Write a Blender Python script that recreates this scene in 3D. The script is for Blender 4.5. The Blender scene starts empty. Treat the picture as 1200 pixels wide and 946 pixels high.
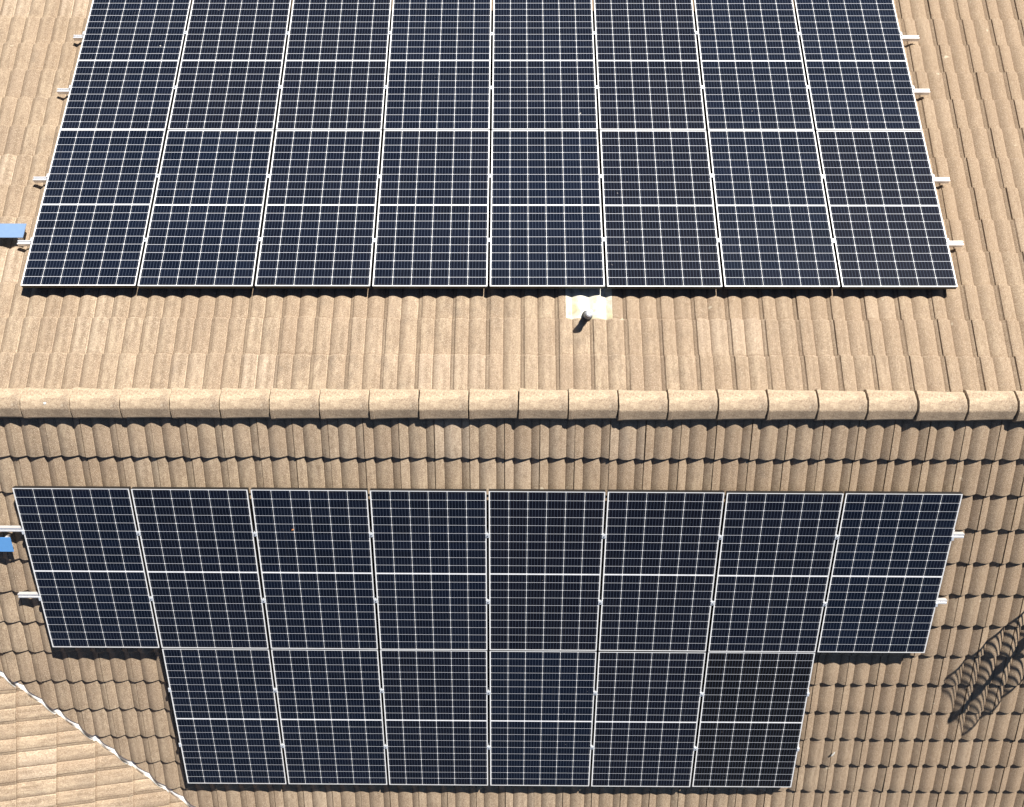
import bpy, bmesh, math, random
import numpy as np
from mathutils import Matrix, Vector, Euler
random.seed(7); rng = np.random.default_rng(11)
S = bpy.context.scene; COL = S.collection
A = 0.4073671617935301            # roof pitch, 23.3 degrees
CA, SA = math.cos(A), math.sin(A)
PW, PH, GX, GY = 1.002, 1.70, 0.02183, 0.010367   # panel width, height, gaps
XW = -7.605                        # ridge of the wing
D = 0.14                           # top of the panels above the roof plane
SUN = Vector((0.52, 0.78, 1.0)).normalized()

# ------------------------------------------------------------ helpers
def tag(o, label=None, cat=None, group=None, kind=None):
    if label: o['label'] = label
    if cat: o['category'] = cat
    if group: o['group'] = group
    if kind: o['kind'] = kind
    return o
def empty(name, M):
    o = bpy.data.objects.new(name, None); COL.objects.link(o); o.matrix_world = M
    o.empty_display_size = 0.2
    return o
def link(name, me, parent=None, M=None):
    o = bpy.data.objects.new(name, me); COL.objects.link(o)
    if parent is not None: o.parent = parent
    if M is not None: o.matrix_local = M
    return o
def copy_tree(o, parent=None):
    c = o.copy(); COL.objects.link(c); c.parent = parent
    for ch in list(o.children): copy_tree(ch, c)
    return c
class MB:
    def __init__(s): s.v = []; s.f = []; s.m = []
    def box(s, a, b, mi=0, M=None):
        n = len(s.v)
        for z in (a[2], b[2]):
            for x, y in ((a[0], a[1]), (b[0], a[1]), (b[0], b[1]), (a[0], b[1])):
                p = Vector((x, y, z)); s.v.append(tuple(M @ p if M else p))
        for q in ((3,2,1,0), (4,5,6,7), (0,1,5,4), (1,2,6,5), (2,3,7,6), (3,0,4,7)):
            s.f.append([n+i for i in q]); s.m.append(mi)
    def tube(s, p, q, r, n=10, mi=0, r2=None, caps=True):
        p, q = Vector(p), Vector(q); d = (q-p).normalized()
        u = d.orthogonal().normalized(); w = d.cross(u); k = len(s.v); r2 = r if r2 is None else r2
        for c, rr in ((p, r), (q, r2)):
            for i in range(n):
                t = 2*math.pi*i/n; s.v.append(tuple(c + rr*(u*math.cos(t)+w*math.sin(t))))
        for i in range(n):
            j = (i+1) % n; s.f.append([k+i, k+j, k+n+j, k+n+i]); s.m.append(mi)
        if caps:
            s.f.append([k+i for i in range(n)][::-1]); s.m.append(mi)
            s.f.append([k+n+i for i in range(n)]); s.m.append(mi)
    def lathe(s, prof, M=None, n=28, mi=0):
        k = len(s.v)
        for r, z in prof:
            for i in range(n):
                t = 2*math.pi*i/n; p = Vector((r*math.cos(t), r*math.sin(t), z))
                s.v.append(tuple(M @ p if M else p))
        for a in range(len(prof)-1):
            for i in range(n):
                j = (i+1) % n
                s.f.append([k+a*n+i, k+a*n+j, k+(a+1)*n+j, k+(a+1)*n+i]); s.m.append(mi)
    def extrude(s, prof, x0, x1, mi=0, closed=True):
        # prof: list of (y,z), extruded along x
        k = len(s.v); n = len(prof)
        for x in (x0, x1):
            for y, z in prof: s.v.append((x, y, z))
        for i in range(n if closed else n-1):
            j = (i+1) % n; s.f.append([k+i, k+j, k+n+j, k+n+i]); s.m.append(mi)
        if closed:
            s.f.append([k+i for i in range(n)][::-1]); s.m.append(mi)
            s.f.append([k+n+i for i in range(n)]); s.m.append(mi)
    def mesh(s, name, mats, bevel=0, smooth=False):
        me = bpy.data.meshes.new(name); me.from_pydata(s.v, [], s.f)
        bm = bmesh.new(); bm.from_mesh(me)
        for f, mi in zip(bm.faces, s.m): f.material_index = mi; f.smooth = smooth
        if bevel: bmesh.ops.bevel(bm, geom=list(bm.edges), offset=bevel, segments=2, affect='EDGES', clamp_overlap=True)
        bmesh.ops.recalc_face_normals(bm, faces=bm.faces)
        bm.to_mesh(me); bm.free()
        for m in (mats if isinstance(mats, (list, tuple)) else [mats]): me.materials.append(m)
        return me

# ------------------------------------------------------------ materials
class NT:
    def __init__(s, name):
        s.mat = bpy.data.materials.new(name); s.mat.use_nodes = True
        s.t = s.mat.node_tree; s.n = s.t.nodes; s.l = s.t.links
        s.b = s.n['Principled BSDF']
    def new(s, typ, **k):
        n = s.n.new(typ)
        for a, v in k.items(): setattr(n, a, v)
        return n
    def put(s, sock, v):
        if hasattr(v, 'is_linked') or hasattr(v, 'links'): s.l.new(v, sock)
        else: sock.default_value = v
    def math(s, op, a, b=0.0, c=None, clamp=False):
        n = s.new('ShaderNodeMath', operation=op, use_clamp=clamp)
        s.put(n.inputs[0], a); s.put(n.inputs[1], b)
        if c is not None: s.put(n.inputs[2], c)
        return n.outputs[0]
    def mix(s, f, a, b, mode='MIX'):
        n = s.new('ShaderNodeMix', data_type='RGBA', blend_type=mode)
        s.put(n.inputs[0], f)
        s.put(n.inputs[6], (*a, 1) if isinstance(a, tuple) and len(a) == 3 else a)
        s.put(n.inputs[7], (*b, 1) if isinstance(b, tuple) and len(b) == 3 else b)
        return n.outputs[2]
    def noise(s, vec, scale, detail=3, rough=.55, w=None):
        n = s.new('ShaderNodeTexNoise'); n.inputs['Scale'].default_value = scale
        n.inputs['Detail'].default_value = detail; n.inputs['Roughness'].default_value = rough
        if vec is not None: s.l.new(vec, n.inputs['Vector'])
        return n.outputs[0]
    def ramp(s, v, lo, hi, a=0.0, b=1.0):
        n = s.new('ShaderNodeMapRange'); s.put(n.inputs[0], v)
        n.inputs[1].default_value = lo; n.inputs[2].default_value = hi
        n.inputs[3].default_value = a; n.inputs[4].default_value = b
        return n.outputs[0]
    def bump(s, h, st, dist):
        n = s.new('ShaderNodeBump'); n.inputs['Strength'].default_value = st
        n.inputs['Distance'].default_value = dist; s.l.new(h, n.inputs['Height'])
        s.l.new(n.outputs[0], s.b.inputs['Normal'])
    def scale(s, vec, x, y, z):
        n = s.new('ShaderNodeMapping'); n.inputs['Scale'].default_value = (x, y, z)
        s.l.new(vec, n.inputs[0]); return n.outputs[0]
    def objc(s): return s.new('ShaderNodeTexCoord').outputs['Object']
    def attr(s, name):
        n = s.new('ShaderNodeAttribute'); n.attribute_name = name; return n.outputs['Fac']

def concrete(name, tile=True, across=(1, 1, 1), light=1.0):
    t = NT(name); oc = t.objc()
    base = t.mix(t.noise(oc, 1.1, 3), (.375*light, .292*light, .198*light), (.465*light, .370*light, .258*light))
    # soft weathering patches drawn out down the slope
    st = t.noise(t.scale(oc, *across), 1.0, 5, .65)
    base = t.mix(t.ramp(st, .42, .66, 0, .7), base, (.27, .19, .125))
    pale = t.noise(t.scale(oc, *[c*1.7 for c in across]), 1.0, 3, .5)
    base = t.mix(t.ramp(pale, .52, .75, 0, .5), base, (.56, .43, .30))
    fs = t.noise(t.scale(oc, *[c*5 for c in across]), 1.0, 4, .7)
    base = t.mix(t.ramp(fs, .46, .66, 0, .62), base, (.215, .155, .102))
    gr = t.noise(t.scale(oc, *[c*12 for c in across]), 1.0, 5, .75)
    base = t.mix(t.ramp(gr, .47, .62, 0, .62), base, (.17, .12, .08))
    base = t.mix(t.ramp(t.noise(oc, 4.3, 6, .7), .54, .70, 0, .7), base, (.15, .12, .09))
    if tile:
        tint = t.attr('tint')
        base = t.mix(t.ramp(tint, .15, 1, 0, .55), base, (.27, .195, .13))
        base = t.mix(t.ramp(tint, 0, .12, .5, 0), base, (.56, .45, .34))
        base = t.mix(t.ramp(tint, .90, 1, 0, .55), base, (.19, .14, .10))
        roll = t.attr('rollt')      # 0..1 across one roll: dirt and painted shade darken its creases
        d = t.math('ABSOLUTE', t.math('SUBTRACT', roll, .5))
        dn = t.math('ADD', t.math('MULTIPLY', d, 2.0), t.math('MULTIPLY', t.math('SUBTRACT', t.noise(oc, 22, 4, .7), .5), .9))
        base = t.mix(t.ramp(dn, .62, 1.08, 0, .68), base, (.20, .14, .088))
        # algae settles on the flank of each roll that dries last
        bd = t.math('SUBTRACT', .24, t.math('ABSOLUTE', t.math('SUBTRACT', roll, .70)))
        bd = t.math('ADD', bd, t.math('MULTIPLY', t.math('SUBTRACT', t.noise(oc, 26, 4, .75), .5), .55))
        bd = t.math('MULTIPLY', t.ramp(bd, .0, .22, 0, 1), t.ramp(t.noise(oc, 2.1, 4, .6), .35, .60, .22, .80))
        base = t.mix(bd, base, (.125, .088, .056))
        base = t.mix(t.ramp(t.math('MULTIPLY', d, 2.0), .80, .97, 0, .78), base, (.125, .085, .052))  # crease shade painted into the colour over the dirt
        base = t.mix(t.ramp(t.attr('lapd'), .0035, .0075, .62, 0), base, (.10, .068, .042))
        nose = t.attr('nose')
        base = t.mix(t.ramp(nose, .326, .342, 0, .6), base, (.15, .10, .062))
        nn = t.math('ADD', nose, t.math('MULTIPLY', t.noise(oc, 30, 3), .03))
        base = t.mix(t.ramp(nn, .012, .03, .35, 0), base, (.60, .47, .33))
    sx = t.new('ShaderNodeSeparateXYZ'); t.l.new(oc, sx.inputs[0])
    far = t.math('MULTIPLY', t.math('MAXIMUM', t.math('SUBTRACT', sx.outputs[1], .5), 0.0), .085)   # painted light falloff, darker towards the upper slope's eave
    fall_xy = t.math('ADD', t.math('ADD', t.math('MULTIPLY', sx.outputs[0], .065), far), t.noise(oc, .9, 4))   # light falloff put into the colour, darker to the right, with random patches
    base = t.mix(t.ramp(fall_xy, .45, 1.0, 0, .66), base, (.24, .165, .10))
    g1 = t.noise(oc, 75, 3, .7); g2 = t.noise(oc, 190, 2, .8)
    base = t.mix(t.ramp(g1, .38, .68, 0, .72), base, (.185, .125, .083))
    base = t.mix(t.ramp(g2, .52, .68, 0, .62), base, (.70, .58, .45))
    base = t.mix(t.ramp(t.noise(oc, 120, 2, .6), .66, .76, 0, .7), base, (.10, .07, .045))
    # scattered lichen spots
    base = t.mix(t.ramp(t.noise(oc, 9, 5, .6), .70, .74, 0, .5), base, (.56, .50, .38))
    t.l.new(base, t.b.inputs['Base Color'])
    t.b.inputs['Roughness'].default_value = .93; t.b.inputs['Specular IOR Level'].default_value = .25
    t.bump(t.math('ADD', g1, t.math('MULTIPLY', g2, .5)), .4, .005)
    return t.mat

def plain(name, col, rough=.5, metal=0.0, var=.12, scale=30, bump=0, coat=0):
    t = NT(name); oc = t.objc()
    n = t.noise(oc, scale, 4)
    t.l.new(t.mix(n, tuple(c*(1-var) for c in col), tuple(min(1, c*(1+var)) for c in col)), t.b.inputs['Base Color'])
    t.l.new(t.ramp(n, 0, 1, rough*.85, min(1, rough*1.15)), t.b.inputs['Roughness'])
    t.b.inputs['Metallic'].default_value = metal
    if bump: t.bump(n, bump, .004)
    return t.mat

def cell_material():
    t = NT('solar_cells'); oc = t.objc()
    sx = t.new('ShaderNodeSeparateXYZ'); t.l.new(oc, sx.inputs[0]); x, y = sx.outputs[0], sx.outputs[1]
    cw, ch, mid = .1640, .0836, .0060
    u = t.math('DIVIDE', t.math('SUBTRACT', x, .0090), cw)
    fu = t.math('FRACT', u)
    du = t.math('MULTIPLY', t.math('SUBTRACT', .5, t.math('ABSOLUTE', t.math('SUBTRACT', fu, .5))), cw)   # metres to a column line
    yy = t.math('SUBTRACT', t.math('ABSOLUTE', t.math('SUBTRACT', y, PH/2)), mid)
    v = t.math('DIVIDE', yy, ch); fv = t.math('FRACT', v)
    dv = t.math('MULTIPLY', t.math('SUBTRACT', .5, t.math('ABSOLUTE', t.math('SUBTRACT', fv, .5))), ch)
    vcol = t.math('LESS_THAN', du, .0014)
    hrow = t.math('LESS_THAN', dv, .0013)
    dia = t.math('LESS_THAN', t.math('ADD', du, dv), .0082)
    midm = t.math('LESS_THAN', yy, .0)
    edge = t.math('MAXIMUM', t.math('GREATER_THAN', yy, ch*10-.0008),
                  t.math('GREATER_THAN', t.math('ABSOLUTE', t.math('SUBTRACT', x, PW/2)), cw*3-.0012))
    white = t.math('MAXIMUM', t.math('MAXIMUM', vcol, hrow), t.math('MAXIMUM', dia, t.math('MAXIMUM', midm, edge)))
    # busbars: nine fine silver ribbons per cell
    bu = t.math('FRACT', t.math('MULTIPLY', fu, 6.0))
    bus = t.math('LESS_THAN', t.math('ABSOLUTE', t.math('SUBTRACT', bu, .5)), .046)
    # every half cell has a slightly different blue, every panel too
    cid = t.new('ShaderNodeCombineXYZ')
    t.l.new(t.math('FLOOR', u), cid.inputs[0]); t.l.new(t.math('FLOOR', t.math('DIVIDE', y, ch)), cid.inputs[1])
    oi = t.new('ShaderNodeObjectInfo'); t.l.new(t.math('MULTIPLY', oi.outputs['Random'], 71), cid.inputs[2])
    wn = t.new('ShaderNodeTexWhiteNoise', noise_dimensions='3D'); t.l.new(cid.outputs[0], wn.inputs[0])
    cell = t.mix(wn.outputs['Value'], (.0020, .0040, .0098), (.0036, .0066, .0160))
    cell = t.mix(t.math('MULTIPLY', oi.outputs['Random'], .75), cell, (.0040, .0038, .0068))
    cell = t.mix(1.0, cell, oi.outputs['Color'], 'MULTIPLY')
    off = t.new('ShaderNodeVectorMath', operation='ADD'); t.l.new(oc, off.inputs[0])
    t.l.new(cid.outputs[0], off.inputs[1])
    sc = t.new('ShaderNodeVectorMath', operation='ADD'); t.l.new(oc, sc.inputs[0])
    rv = t.new('ShaderNodeCombineXYZ'); t.l.new(t.math('MULTIPLY', oi.outputs['Random'], 50), rv.inputs[2]); t.l.new(rv.outputs[0], sc.inputs[1])
    cell = t.mix(t.ramp(t.noise(sc.outputs[0], 160, 3, .8), .55, .75, 0, .13), cell, (.035, .042, .065))
    col = t.mix(t.math('MULTIPLY', bus, .8), cell, (.068, .084, .12))
    lin = t.mix(t.ramp(t.noise(sc.outputs[0], 60, 3), .3, .7), (.62, .63, .66), (.86, .86, .86))
    lin = t.mix(t.math('MULTIPLY', hrow, t.math('SUBTRACT', 1.0, t.math('MAXIMUM', dia, edge))), lin, (.60, .61, .65))
    col = t.mix(white, col, lin)
    # dust film and a few specks and droppings
    # rain-washed dust gathered along the frame, deepest along the low edge
    dust = t.ramp(t.noise(sc.outputs[0], 3.0, 5, .6), .35, .8, .0, .006)
    col = t.mix(dust, col, (.42, .36, .30))
    em = t.math('MINIMUM', t.math('MINIMUM', y, t.math('SUBTRACT', PH, y)), t.math('MINIMUM', x, t.math('SUBTRACT', PW, x)))
    edg = t.math('MULTIPLY', t.ramp(em, .0, .035, 1, 0), t.ramp(t.noise(sc.outputs[0], 14, 4, .7), .4, .75, 0, .07))
    col = t.mix(edg, col, (.40, .34, .26))
    strk = t.ramp(t.noise(t.scale(sc.outputs[0], 26, 1.3, 1), 1.0, 4, .6), .6, .85, 0, .022)
    col = t.mix(strk, col, (.42, .38, .33))
    sp = t.ramp(t.noise(sc.outputs[0], 34, 2, .4), .80, .83, 0, .35)
    col = t.mix(sp, col, (.45, .42, .40))
    t.l.new(col, t.b.inputs['Base Color'])
    t.b.inputs['Roughness'].default_value = .42
    t.b.inputs['Specular IOR Level'].default_value = .02
    t.b.inputs['Coat Weight'].default_value = .38
    t.b.inputs['Coat Roughness'].default_value = .07
    t.b.inputs['Coat IOR'].default_value = 1.42
    return t.mat

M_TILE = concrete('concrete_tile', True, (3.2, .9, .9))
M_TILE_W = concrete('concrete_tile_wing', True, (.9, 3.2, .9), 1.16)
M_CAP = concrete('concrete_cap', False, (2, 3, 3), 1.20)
M_CELL = cell_material()
M_LIP = plain('frame_face', (.78, .78, .78), .38, .1, .04, 12)
M_SIDE = plain('frame_side', (.014, .013, .013), .5, .1, .15, 20)
M_ALU = plain('rail_aluminium', (.78, .78, .79), .36, .55, .05, 40)
M_CLAMP = plain('clamp_aluminium', (.80, .83, .86), .32, .5, .05, 60)
M_BOLT = plain('bolt_steel', (.35, .35, .36), .35, .9, .1, 60)
M_DARK = plain('roof_underlay', (.03, .027, .025), .9)
M_FLASH = plain('valley_lining', (.84, .82, .79), .45, .1, .10, 18, .3)
M_BLUE = plain('blue_paint', (.10, .27, .56), .35, 0, .06, 25)
M_BLUE2 = plain('blue_paint_dusty', (.15, .235, .38), .5, 0, .08, 25)
M_WALL = plain('wall_render', (.62, .55, .45), .9, 0, .08, 3, .3)
M_GUT = plain('gutter_paint', (.35, .30, .25), .5, 0, .05, 8)
M_PIPE = plain('pipe_pvc', (.26, .27, .29), .45, 0, .2, 40)
M_PIPED = plain('pipe_rubber', (.045, .045, .05), .6, 0, .2, 40)
M_ANT = plain('antenna_metal', (.3, .3, .31), .4, .9, .1, 40)
M_LEAF = plain('dry_leaf', (.42, .16, .05), .8, 0, .3, 90)
M_DROP = plain('dropping', (.55, .53, .48), .8, 0, .1, 60)
tw = NT('sheet_flashing'); oc = tw.objc()
c = tw.mix(tw.ramp(tw.noise(oc, 7, 4), .45, .62), (.56, .55, .47), (.50, .46, .28))
c = tw.mix(tw.ramp(tw.noise(oc, 16, 5, .7), .46, .66, 0, .7), c, (.34, .29, .20))
c = tw.mix(tw.ramp(tw.noise(oc, 40, 4), .66, .72, 0, .8), c, (.35, .25, .15))
tw.l.new(c, tw.b.inputs['Base Color']); tw.b.inputs['Roughness'].default_value = .5
M_SHEET = tw.mat

# ------------------------------------------------------------ roof tiles
TW, GA, AMP, LIFT, SINK = .30, .35, .031, .027, .025
def roll(t): return AMP*(.42*np.sin(np.pi*t)**2 + .58*(1-np.abs(2*t-1)**2.8))
def profile(kind):
    # points across one tile (u, height, roll parameter); rolls have sharp creases between them
    c0 = .076 if kind == 'low' else .117
    us = []
    for a, b, n in ((0, c0, 7), (c0, c0+.15, 13), (c0+.15, TW, 7)):
        us += list(np.linspace(a, b, n, endpoint=False))
    us.append(TW); us = np.array(us)
    ph = ((us-c0) / .15) % 1.0
    # roll pitch is .15; the roll cut by the side lap carries on over it
    ph = np.where(np.isclose(us, c0) | np.isclose(us, c0+.15), 0.0, ph)
    return us, roll(ph), ph
def tile_mesh(name, O, EX, ES, EN, x0, x1, xref, noses, kind, mat, cuts=(), amp=1.0):
    us, hs, ph = profile(kind); hs = hs*amp
    us = np.concatenate([[0.0, 0.0012], us[1:-1], [TW-.0052, TW-.004, TW+.004]])
    hs = np.concatenate([[hs[0]-.016, hs[0]], hs[1:-1], [hs[-1], hs[-1]-(.004 if kind == 'up' else .010), hs[-1]-(.006 if kind == 'up' else .012)]])
    ph = np.concatenate([[ph[0], ph[0]], ph[1:-1], [ph[-1]]*3])
    lap = (.0025 if kind == 'up' else .004)*np.clip(1-us/TW, 0, 1)**2; lap[0] = 0
    rows = [(-GA-.012, 0), (-GA*.66, 0), (-GA*.33, 0), (-.010, 0), (-.0035, -.0012), (0, -.0045), (.0008, -.031)]   # offset from nose, drop
    n0 = math.floor((x0-xref)/TW); n1 = math.ceil((x1-xref)/TW)
    V = []; T = []; R_ = []; N_ = []; L_ = []; lapd = np.clip(np.minimum(us, TW-us), 0, .05)
    nu, nr = len(us), len(rows)
    cnt = 0
    for sk in noses:
        for i in range(n0, n1):
            dz, ds, tl, dx, tl2 = rng.normal(0, .0013), rng.normal(0, .0028) + (rng.uniform(-.010, .012) if rng.random() < .06 else 0), rng.normal(0, .0016), rng.normal(0, .0012), rng.normal(0, .0012)
            tint = rng.random()
            xs = xref + i*TW + us + dx
            for off, drop in rows:
                if off < -GA and sk == noses[0]: off -= .13
                s = sk + off + ds
                hh = hs - SINK + lap + LIFT*(1+off/GA) + drop + dz*(1+off/GA) + tl*(us/TW-.5) + tl2*(1+off/GA)
                P = O[None] + xs[:, None]*EX + (s + (us/TW-.5)*tl*1.5)[:, None]*ES + hh[:, None]*EN
                V.append(P); T.append(np.full(nu, tint)); R_.append(ph); N_.append(np.full(nu, abs(off))); L_.append(lapd)
            cnt += 1
    V = np.concatenate(V); T = np.concatenate(T); R_ = np.concatenate(R_); N_ = np.concatenate(N_); L_ = np.concatenate(L_)
    a = np.arange(nu-1)
    q = []
    for r in range(nr-1):
        b = r*nu + a; q.append(np.stack([b, b+nu, b+nu+1, b+1], 1))
    q = np.concatenate(q)
    if np.dot(np.cross(ES, EX), EN) < 0: q = q[:, ::-1]
    F = (q[None] + (np.arange(cnt)*nu*nr)[:, None, None]).reshape(-1, 4)
    me = bpy.data.meshes.new(name)
    me.vertices.add(len(V)); me.vertices.foreach_set('co', V.ravel())
    me.loops.add(F.size); me.loops.foreach_set('vertex_index', F.ravel())
    me.polygons.add(len(F)); me.polygons.foreach_set('loop_start', np.arange(len(F))*4)
    me.polygons.foreach_set('loop_total', np.full(len(F), 4))
    me.update(calc_edges=True)
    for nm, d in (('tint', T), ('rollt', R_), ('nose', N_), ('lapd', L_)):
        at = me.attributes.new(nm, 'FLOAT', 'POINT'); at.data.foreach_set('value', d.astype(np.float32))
    if cuts:
        bm = bmesh.new(); bm.from_mesh(me)
        for co, no in cuts:      # keeps the side the normal points away from
            r = bmesh.ops.bisect_plane(bm, geom=bm.verts[:]+bm.edges[:]+bm.faces[:], plane_co=co, plane_no=no, clear_outer=True)
            ed = [e for e in r['geom_cut'] if isinstance(e, bmesh.types.BMEdge)]
            ex = bmesh.ops.extrude_edge_only(bm, edges=ed)
            for v in ex['geom']:
                if isinstance(v, bmesh.types.BMVert): v.co -= Vector(EN)*.022
        bm.to_mesh(me); bm.free()
    me.polygons.foreach_set('use_smooth', np.zeros(len(me.polygons), dtype=bool))
    me.materials.append(mat)
    return me
def smooth(o, ang=32):
    me = o.data
    me.polygons.foreach_set('use_smooth', np.ones(len(me.polygons), dtype=bool))
    bm = bmesh.new(); bm.from_mesh(me)
    for e in bm.edges:
        if len(e.link_faces) == 2 and e.calc_face_angle(0) > math.radians(ang): e.smooth = False
    bm.to_mesh(me); bm.free()

vec = lambda *a: np.array(a, dtype=float)
EXU, ESU, ENU = vec(1,0,0), vec(0,CA,-SA), vec(0,SA,CA)
ESL, ENL = vec(0,-CA,-SA), vec(0,-SA,CA)
EYW, ESW, ENW = vec(0,1,0), vec(CA,0,-SA), vec(SA,0,CA)
ESW2, ENW2 = vec(-CA,0,-SA), vec(-SA,0,CA)
O0 = vec(0,0,0); OW = vec(XW,0,0)
XL, XR = -13.0, 9.0; YW = -9.0
house = empty('house', Matrix.Identity(4))
tag(house, 'sand coloured concrete tiled roof of the house, carrying both solar arrays', 'house')
nU = [.105+GA*k for k in range(0, 16)]
nL = [.150+GA*k for k in range(1, 16)]
nW = [.197+GA*k for k in range(0, 16)]
vg = .028
def slope(name, me, label):
    o = link(name, me, house); o['label'] = label; smooth(o); return o
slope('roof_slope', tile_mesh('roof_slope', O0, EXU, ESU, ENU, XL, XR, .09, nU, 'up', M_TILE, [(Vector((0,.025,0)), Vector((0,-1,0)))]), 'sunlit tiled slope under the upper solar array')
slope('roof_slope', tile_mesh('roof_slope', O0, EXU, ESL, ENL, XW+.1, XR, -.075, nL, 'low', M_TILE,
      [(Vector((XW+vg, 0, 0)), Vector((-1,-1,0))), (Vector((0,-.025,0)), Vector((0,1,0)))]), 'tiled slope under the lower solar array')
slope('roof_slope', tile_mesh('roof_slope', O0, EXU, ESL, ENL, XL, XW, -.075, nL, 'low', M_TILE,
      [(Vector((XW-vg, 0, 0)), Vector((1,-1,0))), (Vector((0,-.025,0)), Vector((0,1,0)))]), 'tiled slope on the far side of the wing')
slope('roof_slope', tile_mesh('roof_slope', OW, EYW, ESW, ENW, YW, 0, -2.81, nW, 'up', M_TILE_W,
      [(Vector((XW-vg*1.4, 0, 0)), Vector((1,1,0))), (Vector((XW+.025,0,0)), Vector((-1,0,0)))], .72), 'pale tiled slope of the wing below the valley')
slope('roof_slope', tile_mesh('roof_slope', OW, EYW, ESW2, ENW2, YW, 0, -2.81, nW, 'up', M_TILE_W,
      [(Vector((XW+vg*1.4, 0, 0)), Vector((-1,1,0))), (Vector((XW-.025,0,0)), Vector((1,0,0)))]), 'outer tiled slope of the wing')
# dark boards added under the tiles to block light
EAVE = .105+GA*15-.03
def under(pts):
    m = MB(); n = len(pts)
    for dz in (0, -.03):
        for p in pts: m.v.append((p[0], p[1], p[2]+dz))
    m.f += [list(range(n)), list(range(2*n-1, n-1, -1))] + [[i, (i+1) % n, n+(i+1) % n, n+i] for i in range(n)]
    m.m += [0]*(n+2)
    return link('roof_board', m.mesh('roof_board', M_DARK), house)
dz = -.06; ye = EAVE*CA; ze = -EAVE*SA+dz
under([(XL,0,dz), (XR,0,dz), (XR,ye,ze), (XL,ye,ze)][::-1])
for bx0 in (XL,):
    m = MB(); m.extrude([(-.100,-.055), (.100,-.055), (.100,-.012), (.045,.030), (-.045,.030), (-.100,-.012)], bx0, XR); link('ridge_board', m.mesh('ridge_board', M_DARK), house)  # dark filler added under the caps, keeps joints dark and stops light leaks
m = MB(); m.box((XW-.05, YW, -.05), (XW+.05, -.06, .026)); link('ridge_board', m.mesh('ridge_board', M_DARK), house)
under([(XW,0,dz), (XR,0,dz), (XR,-ye,ze), (XW+ye,-ye,ze)])
under([(XL,0,dz), (XW,0,dz), (XW-ye,-ye,ze), (XL,-ye,ze)])
under([(XW,0,dz), (XW+ye,-ye,ze), (XW+ye,YW,ze), (XW,YW,dz)])
under([(XW,0,dz), (XW,YW,dz), (XW-ye,YW,ze), (XW-ye,-ye,ze)])
# valley lining: a V of painted sheet with a folded, lumpy mortar bead
for sg, lab in ((1, 'white valley lining beside the lower solar array'), (-1, None)):
    m = MB(); nseg = 330
    for i in range(nseg+1):
        d = .02 + (ye-.04)*i/nseg; cx, cy, cz = XW+sg*d, -d, -d*SA/CA-.022
        ph = 2*math.pi*(d/.15); w = .024 + .008*math.sin(ph) + .003*math.sin(ph*.37+1)
        sh = .006*math.sin(ph+1.2) + .0025*math.sin(ph*2.3)
        lump = .016 + .010*math.sin(ph) + .003*math.sin(ph*1.7+2) + random.uniform(-.001, .001)
        for o_, h_ in ((-.09, .0), (-.03, .0), (-w, lump*.6), (0, lump), (w, lump*.55), (.03, -.002), (.09, 0)):
            q = (o_+sh)*.7071
            m.v.append((cx+sg*q, cy+q, cz + h_ + abs(o_)*.15 - .004))
    for i in range(nseg):
        for j in range(6): m.f.append([i*7+j, i*7+j+1, (i+1)*7+j+1, (i+1)*7+j]); m.m.append(0)
    o = link('valley_flashing', m.mesh('valley_flashing', M_FLASH, smooth=True), house)
    if lab: o['label'] = lab

# ridge caps
def cap_mesh(v):
    m = MB(); L = .4078
    out = [(-.122,-.034), (-.121,-.006), (-.114,.006), (-.056,.0485), (-.047,.0545), (-.040,.0575), (.000,.0620), (.034,.0595), (.044,.0555), (.054,.0495), (.114,.006), (.121,-.006), (.122,-.034)]
    stations = [(0, .0, .006), (.004, 1, .010), (.03, 1, .010), (.042, 1, .006), (.20, 1, .002), (.402, 1, 0), (L-.001, 1, -.003), (L, 1, -.012)]
    for x, k, g in stations:
        for y, z in out:
            l = math.hypot(y, z); m.v.append((x + random.uniform(-.0022, .0022), y*(1+g/.12)*(1 if k else .985), z+g*(1 if z > 0 else 0)-(0 if k else .004)))
    # inner surface at the open left end
    n = len(out)
    for y, z in out: m.v.append((.0, y*.9, z-.014 if z > 0 else z))
    for a in range(len(stations)-1):
        for j in range(n-1): m.f.append([a*n+j, a*n+j+1, (a+1)*n+j+1, (a+1)*n+j]); m.m.append(0)
    k = len(stations)*n
    for j in range(n-1): m.f.append([j, j+1, k+j+1, k+j]); m.m.append(0)
    me = m.mesh('ridge_cap', M_CAP)
    return me
caps = [cap_mesh(i) for i in range(6)]
def cap(M):
    o = link('ridge_cap', random.choice(caps), house)
    J = Euler((random.gauss(0, .016), random.gauss(0, .006), random.gauss(0, .010))).to_matrix().to_4x4()
    o.matrix_local = M @ Matrix.Translation((0, random.gauss(0, .003), random.gauss(0, .002))) @ J
    if not o.data.get('sm'): smooth(o, 22); o.data['sm'] = 1
PC = .4155
for k in range(-20, 22):
    cap(Matrix.Translation((.043 + PC*k + .0, 0, 0)))
for k in range(0, 20):
    cap(Matrix.Translation((XW, -.35-PC*k, .002)) @ Matrix.Rotation(-math.pi/2, 4, 'Z'))
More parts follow.
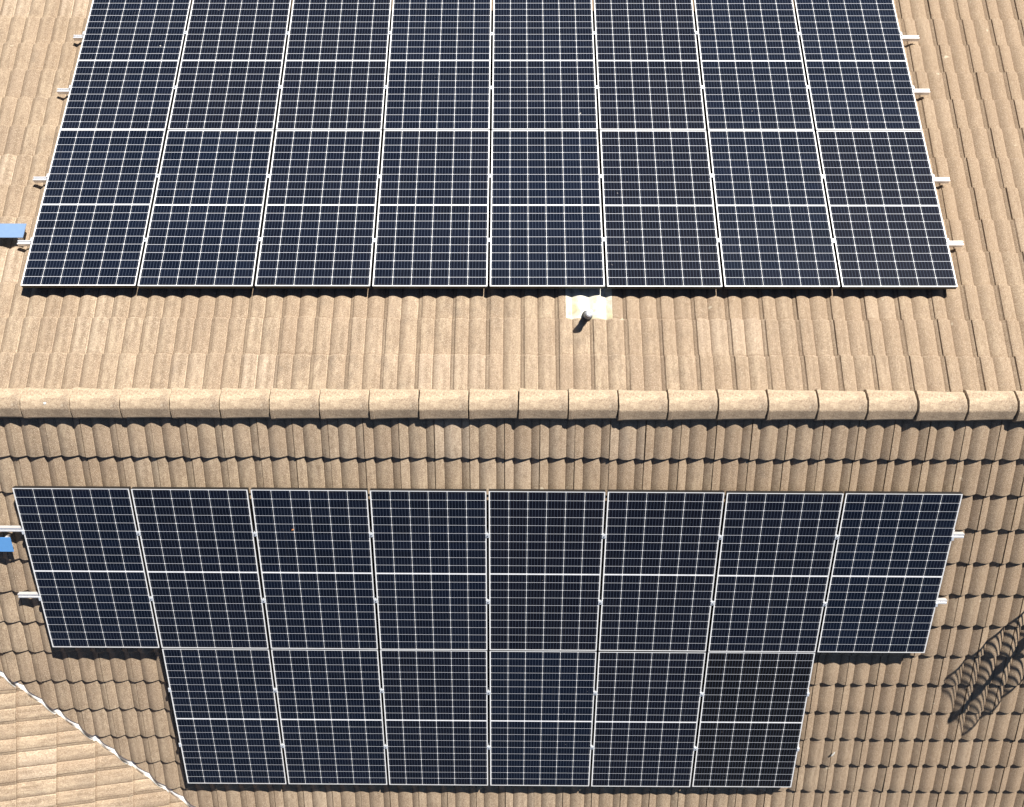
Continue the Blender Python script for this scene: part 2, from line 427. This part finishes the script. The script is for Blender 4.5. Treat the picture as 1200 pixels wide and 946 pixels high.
# walls and gutters of the house, below the eaves
GZ = -5.0; yw = ye-.55; zt = -yw*SA/CA-.12
def wall(a, b):
    m = MB(); m.box(a, b); link('wall', m.mesh('wall', M_WALL), house)
wall((XL+.5, yw-.2, GZ), (XR-.5, yw, zt)); wall((XW+yw, -yw, GZ), (XR-.5, -yw+.2, zt)); wall((XL+.5, -yw, GZ), (XW-yw, -yw+.2, zt))
wall((XW+yw-.2, YW+.5, GZ), (XW+yw, -yw-.002, zt)); wall((XW-yw, YW+.5, GZ), (XW-yw+.2, -yw-.002, zt))
for x in (XL+.5, XR-.7):
    m = MB(); n0 = len(m.v)
    pr = [(-yw+.202, GZ), (yw-.202, GZ), (yw-.202, zt), (0, -.12), (-yw+.202, zt)]
    m.extrude(pr, x, x+.2); link('gable', m.mesh('gable', M_WALL), house)
m = MB(); pr = [(XW-yw+.202, GZ), (XW+yw-.202, GZ), (XW+yw-.202, zt), (XW, -.12), (XW-yw+.202, zt)]
for y in (YW+.5, YW+.7):
    for x, z in pr: m.v.append((x, y, z))
m.f += [[0,1,2,3,4], [9,8,7,6,5]] + [[i, 5+i, 5+(i+1) % 5, (i+1) % 5] for i in range(5)]; m.m += [0]*7
link('gable', m.mesh('gable', M_WALL), house)
def gutter(x0, x1, sg):
    m = MB(); y = sg*(EAVE*CA+.02); z = -EAVE*SA-.06
    m.extrude([(y, z), (y+sg*.11, z), (y+sg*.11, z+.07), (y+sg*.105, z+.07), (y+sg*.105, z+.006), (y, z+.006)], x0, x1)
    link('gutter', m.mesh('gutter', M_GUT), house)
gutter(XL, XR, 1); gutter(XW+ye, XR, -1)

# ground
m = MB(); m.v += [(-400,-400,GZ), (400,-400,GZ), (400,400,GZ), (-400,400,GZ)]; m.f.append([0,1,2,3]); m.m.append(0)
t = NT('lawn'); oc = t.objc(); cc = t.mix(t.noise(oc, .4, 5), (.045, .062, .018), (.12, .11, .05)); cc = t.mix(t.ramp(t.noise(oc, 30, 3), .3, .7, 0, .5), cc, (.03, .045, .012))
t.l.new(cc, t.b.inputs['Base Color']); t.b.inputs['Roughness'].default_value = .95
tag(link('ground', m.mesh('ground', t.mat)), kind='structure')

# ------------------------------------------------------------ solar panels
def frame_mesh():
    m = MB(); lip, th = .0068, .040
    def bar(x0, y0, x1, y1):
        m.box((x0, y0, -th), (x1, y1, 0))
    bar(0, 0, PW, lip); bar(0, PH-lip, PW, PH); bar(0, lip+.0001, lip, PH-lip-.0001); bar(PW-lip, lip+.0001, PW, PH-lip-.0001)
    # inward return flange at the bottom
    m.box((lip+.0003, lip+.0003, -th), (.03, PH-lip-.0003, -th+.002)); m.box((PW-.03, lip+.0003, -th), (PW-lip-.0003, PH-lip-.0003, -th+.002))
    me = m.mesh('panel_frame', [M_LIP, M_SIDE])
    for p in me.polygons: p.material_index = 0 if p.normal.z > .9 and p.center.z > -.01 else 1
    return me
def glass_mesh():
    m = MB(); m.box((.0069, .0069, -.008), (PW-.0069, PH-.0069, -.0015)); return m.mesh('panel_glass', M_CELL)
FM, GM = frame_mesh(), glass_mesh()
m = MB(); m.box((PW/2-.055, PH/2-.03, -.028), (PW/2+.055, PH/2+.03, -.0068)); JM = m.mesh('junction_box', M_PIPED, .003)
def basis(ex, ey, ez, o):
    M = Matrix.Identity(4)
    for i, v_ in enumerate((ex, ey, ez)):
        for r in range(3): M[r][i] = v_[r]
    M.translation = Vector(o); return M
R1, R2 = -0.002385235749123664, 0.00334564650904541
X1, S1, X2, S2 = -4.306688398389847, 1.0465397598894934, -4.308378213692386, 0.7419074458068111
def frameU(x, s, h):      # x along the array, s away from the ridge
    ex = math.cos(R1)*EXU - math.sin(R1)*ESU; ey = math.sin(R1)*EXU + math.cos(R1)*ESU
    return basis(ex, ey, ENU, X1*EXU + S1*ESU + x*ex + s*ey + h*ENU)
def frameL(x, s, h):
    ex = math.cos(R2)*EXU + math.sin(R2)*ESL; dn = -math.sin(R2)*EXU + math.cos(R2)*ESL
    return basis(ex, -dn, ENL, X2*EXU + S2*ESL + x*ex + s*dn + h*ENL)
proto = None
def panel(M, label, group):
    global proto
    if proto is None:
        proto = empty('solar_panel', M)
        link('panel_frame', FM, proto); link('panel_glass', GM, proto); link('junction_box', JM, proto); o = proto
    else: o = copy_tree(proto)
    o.matrix_world = M @ Matrix.Translation((random.gauss(0, .0007), random.gauss(0, .001), random.gauss(0, .0006))) @ Euler((random.gauss(0, .0005), random.gauss(0, .0006), random.gauss(0, .0006))).to_matrix().to_4x4()
    return tag(o, label, 'solar panel', group)
def shade(o, c):
    for ch in o.children:
        if ch.name.startswith('panel_glass'): ch.color = (*c, 1)
ordn = ['leftmost', 'second from left', 'third from left', 'fourth from left', 'fourth from right', 'third from right', 'second from right', 'rightmost']
for r in range(2):
    for i in range(8):
        row = ('row nearest the ridge', 'top row')[r]
        panel(frameU(i*(PW+GX), r*(PH+GY), D), f'{ordn[i]} dark blue solar panel in the upper array\'s {row}', 'panels of the upper solar array')
for i in range(8):
    panel(frameL(i*(PW+GX), PH, D), f'{ordn[i]} black solar panel in the lower array\'s top row of eight', 'panels of the lower solar array')
ord6 = ['leftmost', 'second from left', 'third from left', 'third from right', 'second from right', 'rightmost']
for i in range(6):
    q_ = panel(frameL((i+1)*(PW+GX), 2*PH+GY, D), f'{ord6[i]} black solar panel in the lower array\'s bottom row of six', 'panels of the lower solar array')
    if i == 5: shade(q_, (1.25, .72, .38))      # an odd brownish-black module

# mounting rails with clamps
RT = D-.040; RH = .038; RWD = .020
rail_prof = [(-RWD, 0), (RWD, 0), (RWD, RH), (.009, RH), (.009, RH-.009), (-.009, RH-.009), (-.009, RH), (-RWD, RH)]
def mid_clamp():
    m = MB(); m.box((-.019, -.020, .041), (.019, .020, .0445)); m.box((-.009, -.019, .0), (.009, .019, .041)); a = m.mesh('middle_clamp', M_CLAMP, .0008)
    return a
m = MB(); m.lathe([(0, .0505), (.0065, .0505), (.0065, .0445), (.0, .0445)], n=6); BM_ = m.mesh('clamp_bolt', M_BOLT)
MC = mid_clamp()
m = MB(); m.box((-.008, -.020, .041), (.014, .020, .0445)); m.box((.0, -.020, .0), (.016, .020, .041)); EC = m.mesh('end_clamp', M_CLAMP, .0008)
m = MB(); m.box((-.02, -.03, -RH-.065), (.02, .03, -RH-.060)); m.box((-.02, -.026, -RH-.060), (.02, -.021, -.012)); HM = m.mesh('roof_hook', M_ALU, .001)
def rail(fr, s, xa, xb, gaps, ends, label, group):
    M = fr(0, s, RT); root = empty('mounting_rail', M); tag(root, label, 'mounting rail', group)
    m = MB(); m.extrude([(y, z-RH) for y, z in rail_prof], xa, xb)
    link('rail_bar', m.mesh('rail_bar', M_ALU), root)
    for g in gaps:
        o = link('middle_clamp', MC, root, Matrix.Translation((g, random.uniform(-.008, .008), 0)))
        link('clamp_bolt', BM_, o)
    for e, sg in ends:
        link('end_clamp', EC, root, Matrix.Translation((e, 0, 0)) @ Matrix.Scale(sg, 4, (1,0,0)))
    x = xa+.3
    while x < xb: link('roof_hook', HM, root, Matrix.Translation((x, 0, 0))); x += 1.2
    return root
P8 = 8*PW+7*GX; pit = PW+GX
gap = lambda a, b: [i*pit-GX/2 for i in range(a, b)]
for s, nm, xb, xa in ((.475, 'lowest', 4.025, -4.46), (1.172, 'second lowest', 4.037, -4.468), (2.222, 'second highest', 4.046, -4.459), (2.912, 'highest', 4.066, -4.435)):
    rail(frameU, s, xa-X1, xb-X1, gap(1, 8), ((0, -1), (P8, 1)), f'silver mounting rail, {nm} of the four under the upper array, its ends sticking out', 'rails under the upper array')
rail(frameL, .444, -4.75-X2, 3.985-X2, gap(1, 8), ((0, -1), (P8, 1)), 'silver mounting rail, upper of two under the lower array\'s row of eight', 'rails under the lower array')
rail(frameL, 1.152, -4.535-X2, 3.977-X2, gap(1, 8), ((0, -1), (P8, 1)), 'silver mounting rail, lower of two under the lower array\'s row of eight', 'rails under the lower array')
for s, nm in ((2.205, 'upper'), (2.90, 'lower')):
    rail(frameL, s, pit-.025, 7*pit-GX+.025, gap(2, 7), ((pit, -1), (7*pit-GX, 1)), f'silver mounting rail, {nm} of two under the lower array\'s row of six', 'rails under the lower array')

# blue covers beside two rail ends
def cover(M, L, W_, mat, label):
    root = empty('blue_cover', M); tag(root, label, 'cover plate', 'blue cover plates by the rail ends')
    m = MB(); m.box((-L, 0, -.006), (0, W_, 0)); link('plate', m.mesh('plate', mat, .0015), root)
    m = MB()
    for x in (-.05, -L+.05): m.box((x-.012, .01, -.075), (x+.012, .035, -.0062)); m.box((x-.012, W_-.035, -.075), (x+.012, W_-.01, -.0062))
    link('standoff', m.mesh('standoff', M_ALU), root)
cover(frameU(-4.413-X1, 1.562-S1-.0, .112), .36, .150, M_BLUE2, 'pale blue flat plate by the lowest rail end, left of the upper array')
cover(frameL(-4.458-X2, 1.408-S2, .112), .34, .148, M_BLUE, 'deep blue flat plate below the rail end, left of the lower array')

# vent pipe with its flashing
bx, by = .640, .775; bz = -by*SA/CA
vent = empty('vent_pipe', Matrix.Translation((bx, by, bz))); tag(vent, 'short grey vent pipe on a white sheet flashing just above the ridge', 'vent pipe')
m = MB(); m.lathe([(.040, -.03), (.038, .05), (.029, .075), (.032, .09), (.031, .150), (.026, .155), (.026, .205), (.029, .206), (.029, .232), (.020, .233), (.018, .15), (0, .15)])
link('pipe', m.mesh('pipe', M_PIPE, smooth=False), vent)
m = MB(); m.lathe([(.030, .222), (.032, .224), (.032, .244), (.022, .250), (.012, .250), (.010, .246), (0, .246)]); link('pipe_cap', m.mesh('pipe_cap', M_ALU), vent)
m = MB(); m.lathe([(.050, -.03), (.044, .035), (.041, .050), (.034, .056)]); link('collar', m.mesh('collar', M_PIPED), vent)
# sheet dressed over one course of tiles
V = []; xs = np.linspace(.454, .862, 70); ss = np.concatenate([np.linspace(.795, .800, 2), np.linspace(.815, 1.18, 10)])
c0 = .207
m = MB()
for s in ss:
    for x in xs:
        ph = ((x-.057)/.15) % 1.0; k = math.ceil((s-.105)/GA-1e-6); sk = .105+GA*k; off = s-(sk)
        hh = roll(np.array(ph))*.8 + .008 - SINK + LIFT*(1+(s-1.155)/GA)
        if s < .80: hh -= .012
        P = x*EXU + s*ESU + (hh+.004)*ENU
        m.v.append(tuple(Vector(P)-Vector((bx, by, bz))))
nx = len(xs)
for a in range(len(ss)-1):
    for j in range(nx-1): m.f.append([a*nx+j, a*nx+j+1, (a+1)*nx+j+1, (a+1)*nx+j]); m.m.append(0)
fl = link('flashing', m.mesh('flashing', M_SHEET, smooth=True), vent)

# television aerial: stands just outside the picture, its shadow falls into it
d = Vector((SUN.x/SUN.z, SUN.y/SUN.z, 1.0)); e_ = Vector((.76, -.65, 0)).normalized(); nrm = Vector((.65, .76, 0)).normalized()
tipS = Vector((4.35, -3.135, -1.33)); ref = (tipS + 1.7*d).dot(nrm)
def back(x, y):
    Sx = Vector((x, y, y*SA/CA)); t_ = (ref - Sx.dot(nrm))/d.dot(nrm); return Sx + t_*d
tip, low = back(4.35, -3.135), back(4.845, -2.265)
dirm = (tip-low).normalized(); tt = (low.z+.0)/1.0
# mast foot on the tiles: solve for z = y*tan(pitch)
tn = SA/CA; tfoot = (low.z - low.y*tn - .0)/(dirm.z - dirm.y*tn); foot = low - dirm*tfoot
ant = empty('television_aerial', Matrix.Translation(foot)); tag(ant, 'metal grid television aerial on a short mast at the right edge of the lower slope', 'aerial')
L_ = lambda p: Vector(p)-foot
m = MB(); m.tube(L_(foot), L_(tip), .034, 12); m.box((-.06, -.06, -.012), (.06, .06, .004)); link('mast', m.mesh('mast', M_ANT), ant)
m = MB(); q = L_(back(4.89, -2.19)); m.box((q.x-.035, q.y-.03, q.z-.07), (q.x+.035, q.y+.03, q.z+.07)); link('connection_box', m.mesh('connection_box', M_PIPED, .004), ant)
bays = [((4.17, -2.69), (4.453, -2.313), (4.501, -3.317), (4.80, -2.90), 9), ((4.46, -2.30), (4.80, -1.88), (4.80, -2.87), (5.12, -2.42), 9)]
for a, b, c_, d_, n in bays:
    a, b, c_, d_ = [L_(back(*p)) for p in (a, b, c_, d_)]
    for p, q in ((a, b), (c_, d_)):
        m = MB(); m.tube(p, q, .011, 8); link('side_rail', m.mesh('side_rail', M_ANT), ant)
    for k in range(n):
        f = k/(n-1); p = a.lerp(b, f); q = c_.lerp(d_, f)
        m = MB(); m.tube(p, q, .0075, 8); link('crossbar', m.mesh('crossbar', M_ANT), ant)

# small things lying about
def blob(name, M, r1, r2, mat, label, cat, h=.003, seed=0):
    rr = random.Random(seed); m = MB(); n = 14; pts = []
    for i in range(n):
        t_ = 2*math.pi*i/n; k = rr.uniform(.65, 1.1); pts.append((r1*k*math.cos(t_), r2*k*math.sin(t_)))
    m.v.append((0, 0, h)); m.v += [(x, y, 0) for x, y in pts] + [(x*.6, y*.6, h*.8) for x, y in pts]
    for i in range(n):
        j = (i+1) % n; m.f += [[1+i, 1+j, 1+n+j, 1+n+i], [1+n+i, 1+n+j, 0]]; m.m += [0, 0]
    o = link(name, m.mesh(name, mat)); o.matrix_world = M; tag(o, label, cat)
pl = lambda up, x, s, h, a=0: basis(EXU, ESU if up else -ESL, ENU if up else ENL, x*EXU + s*(ESU if up else ESL) + h*(ENU if up else ENL)) @ Matrix.Rotation(a, 4, 'Z')
blob('dry_leaf', pl(0, -1.936, 1.150, D+.0005, .5), .016, .009, M_LEAF, 'small orange dry leaf on the third panel from left, lower array', 'leaf', .004, 3)
blob('bird_dropping', pl(0, 3.232, 3.828, .043, -.4), .011, .036, M_DROP, 'white bird dropping on tiles right of the lower array\'s bottom row', 'bird dropping', .003, 5)
blob('bird_dropping', basis(Vector((1,0,0)), Vector((0,1,0)), Vector((0,0,1)), (-3.907, -.005, .066)), .016, .014, M_DROP, 'white bird dropping on top of the ridge caps near their left end', 'bird dropping', .003, 8)
blob('bird_dropping', pl(1, .626, 2.962, D+.0005, .7), .010, .006, M_DROP, 'tiny grey bird dropping on an upper array panel above the vent pipe', 'bird dropping', .002, 9)
blob('bird_dropping', pl(1, -3.524, 3.794, D+.0005, .2), .009, .007, M_DROP, 'tiny pale bird dropping on the upper array\'s top left panel', 'bird dropping', .002, 10)

# ------------------------------------------------------------ light
W = bpy.data.worlds.new('World'); S.world = W; W.use_nodes = True; nt = W.node_tree
bg = nt.nodes['Background']; sky = nt.nodes.new('ShaderNodeTexSky'); sky.sky_type = 'NISHITA'; sky.sun_disc = False
sky.sun_elevation = math.asin(SUN.z); sky.sun_rotation = math.atan2(SUN.x, SUN.y); sky.altitude = 1500; sky.air_density = .6; sky.dust_density = .2
nt.links.new(sky.outputs[0], bg.inputs[0]); bg.inputs[1].default_value = .05
sl = bpy.data.lights.new('sun', 'SUN'); sl.energy = 5.0; sl.angle = math.radians(.53); sl.color = (1.0, .955, .88)
so = bpy.data.objects.new('sun', sl); COL.objects.link(so); so.location = (6, 9, 12)
so.rotation_euler = (-SUN).to_track_quat('-Z', 'Y').to_euler()

# ------------------------------------------------------------ camera
cd = bpy.data.cameras.new('camera'); cam = bpy.data.objects.new('camera', cd); COL.objects.link(cam)
cam.location = (0.00384756, 0.05184774, 7.39501315)
cam.rotation_euler = (-0.00621663, 0.00246379, 0.00341902)
cd.sensor_fit = 'HORIZONTAL'; cd.sensor_width = 36; cd.lens = 1032.504*36/1200; cd.clip_end = 2000; cd.clip_start = .05
S.camera = cam
vs = S.view_settings; vs.view_transform = 'Standard'; vs.look = 'None'; vs.gamma = 1; vs.use_curve_mapping = False
vs.exposure = .96
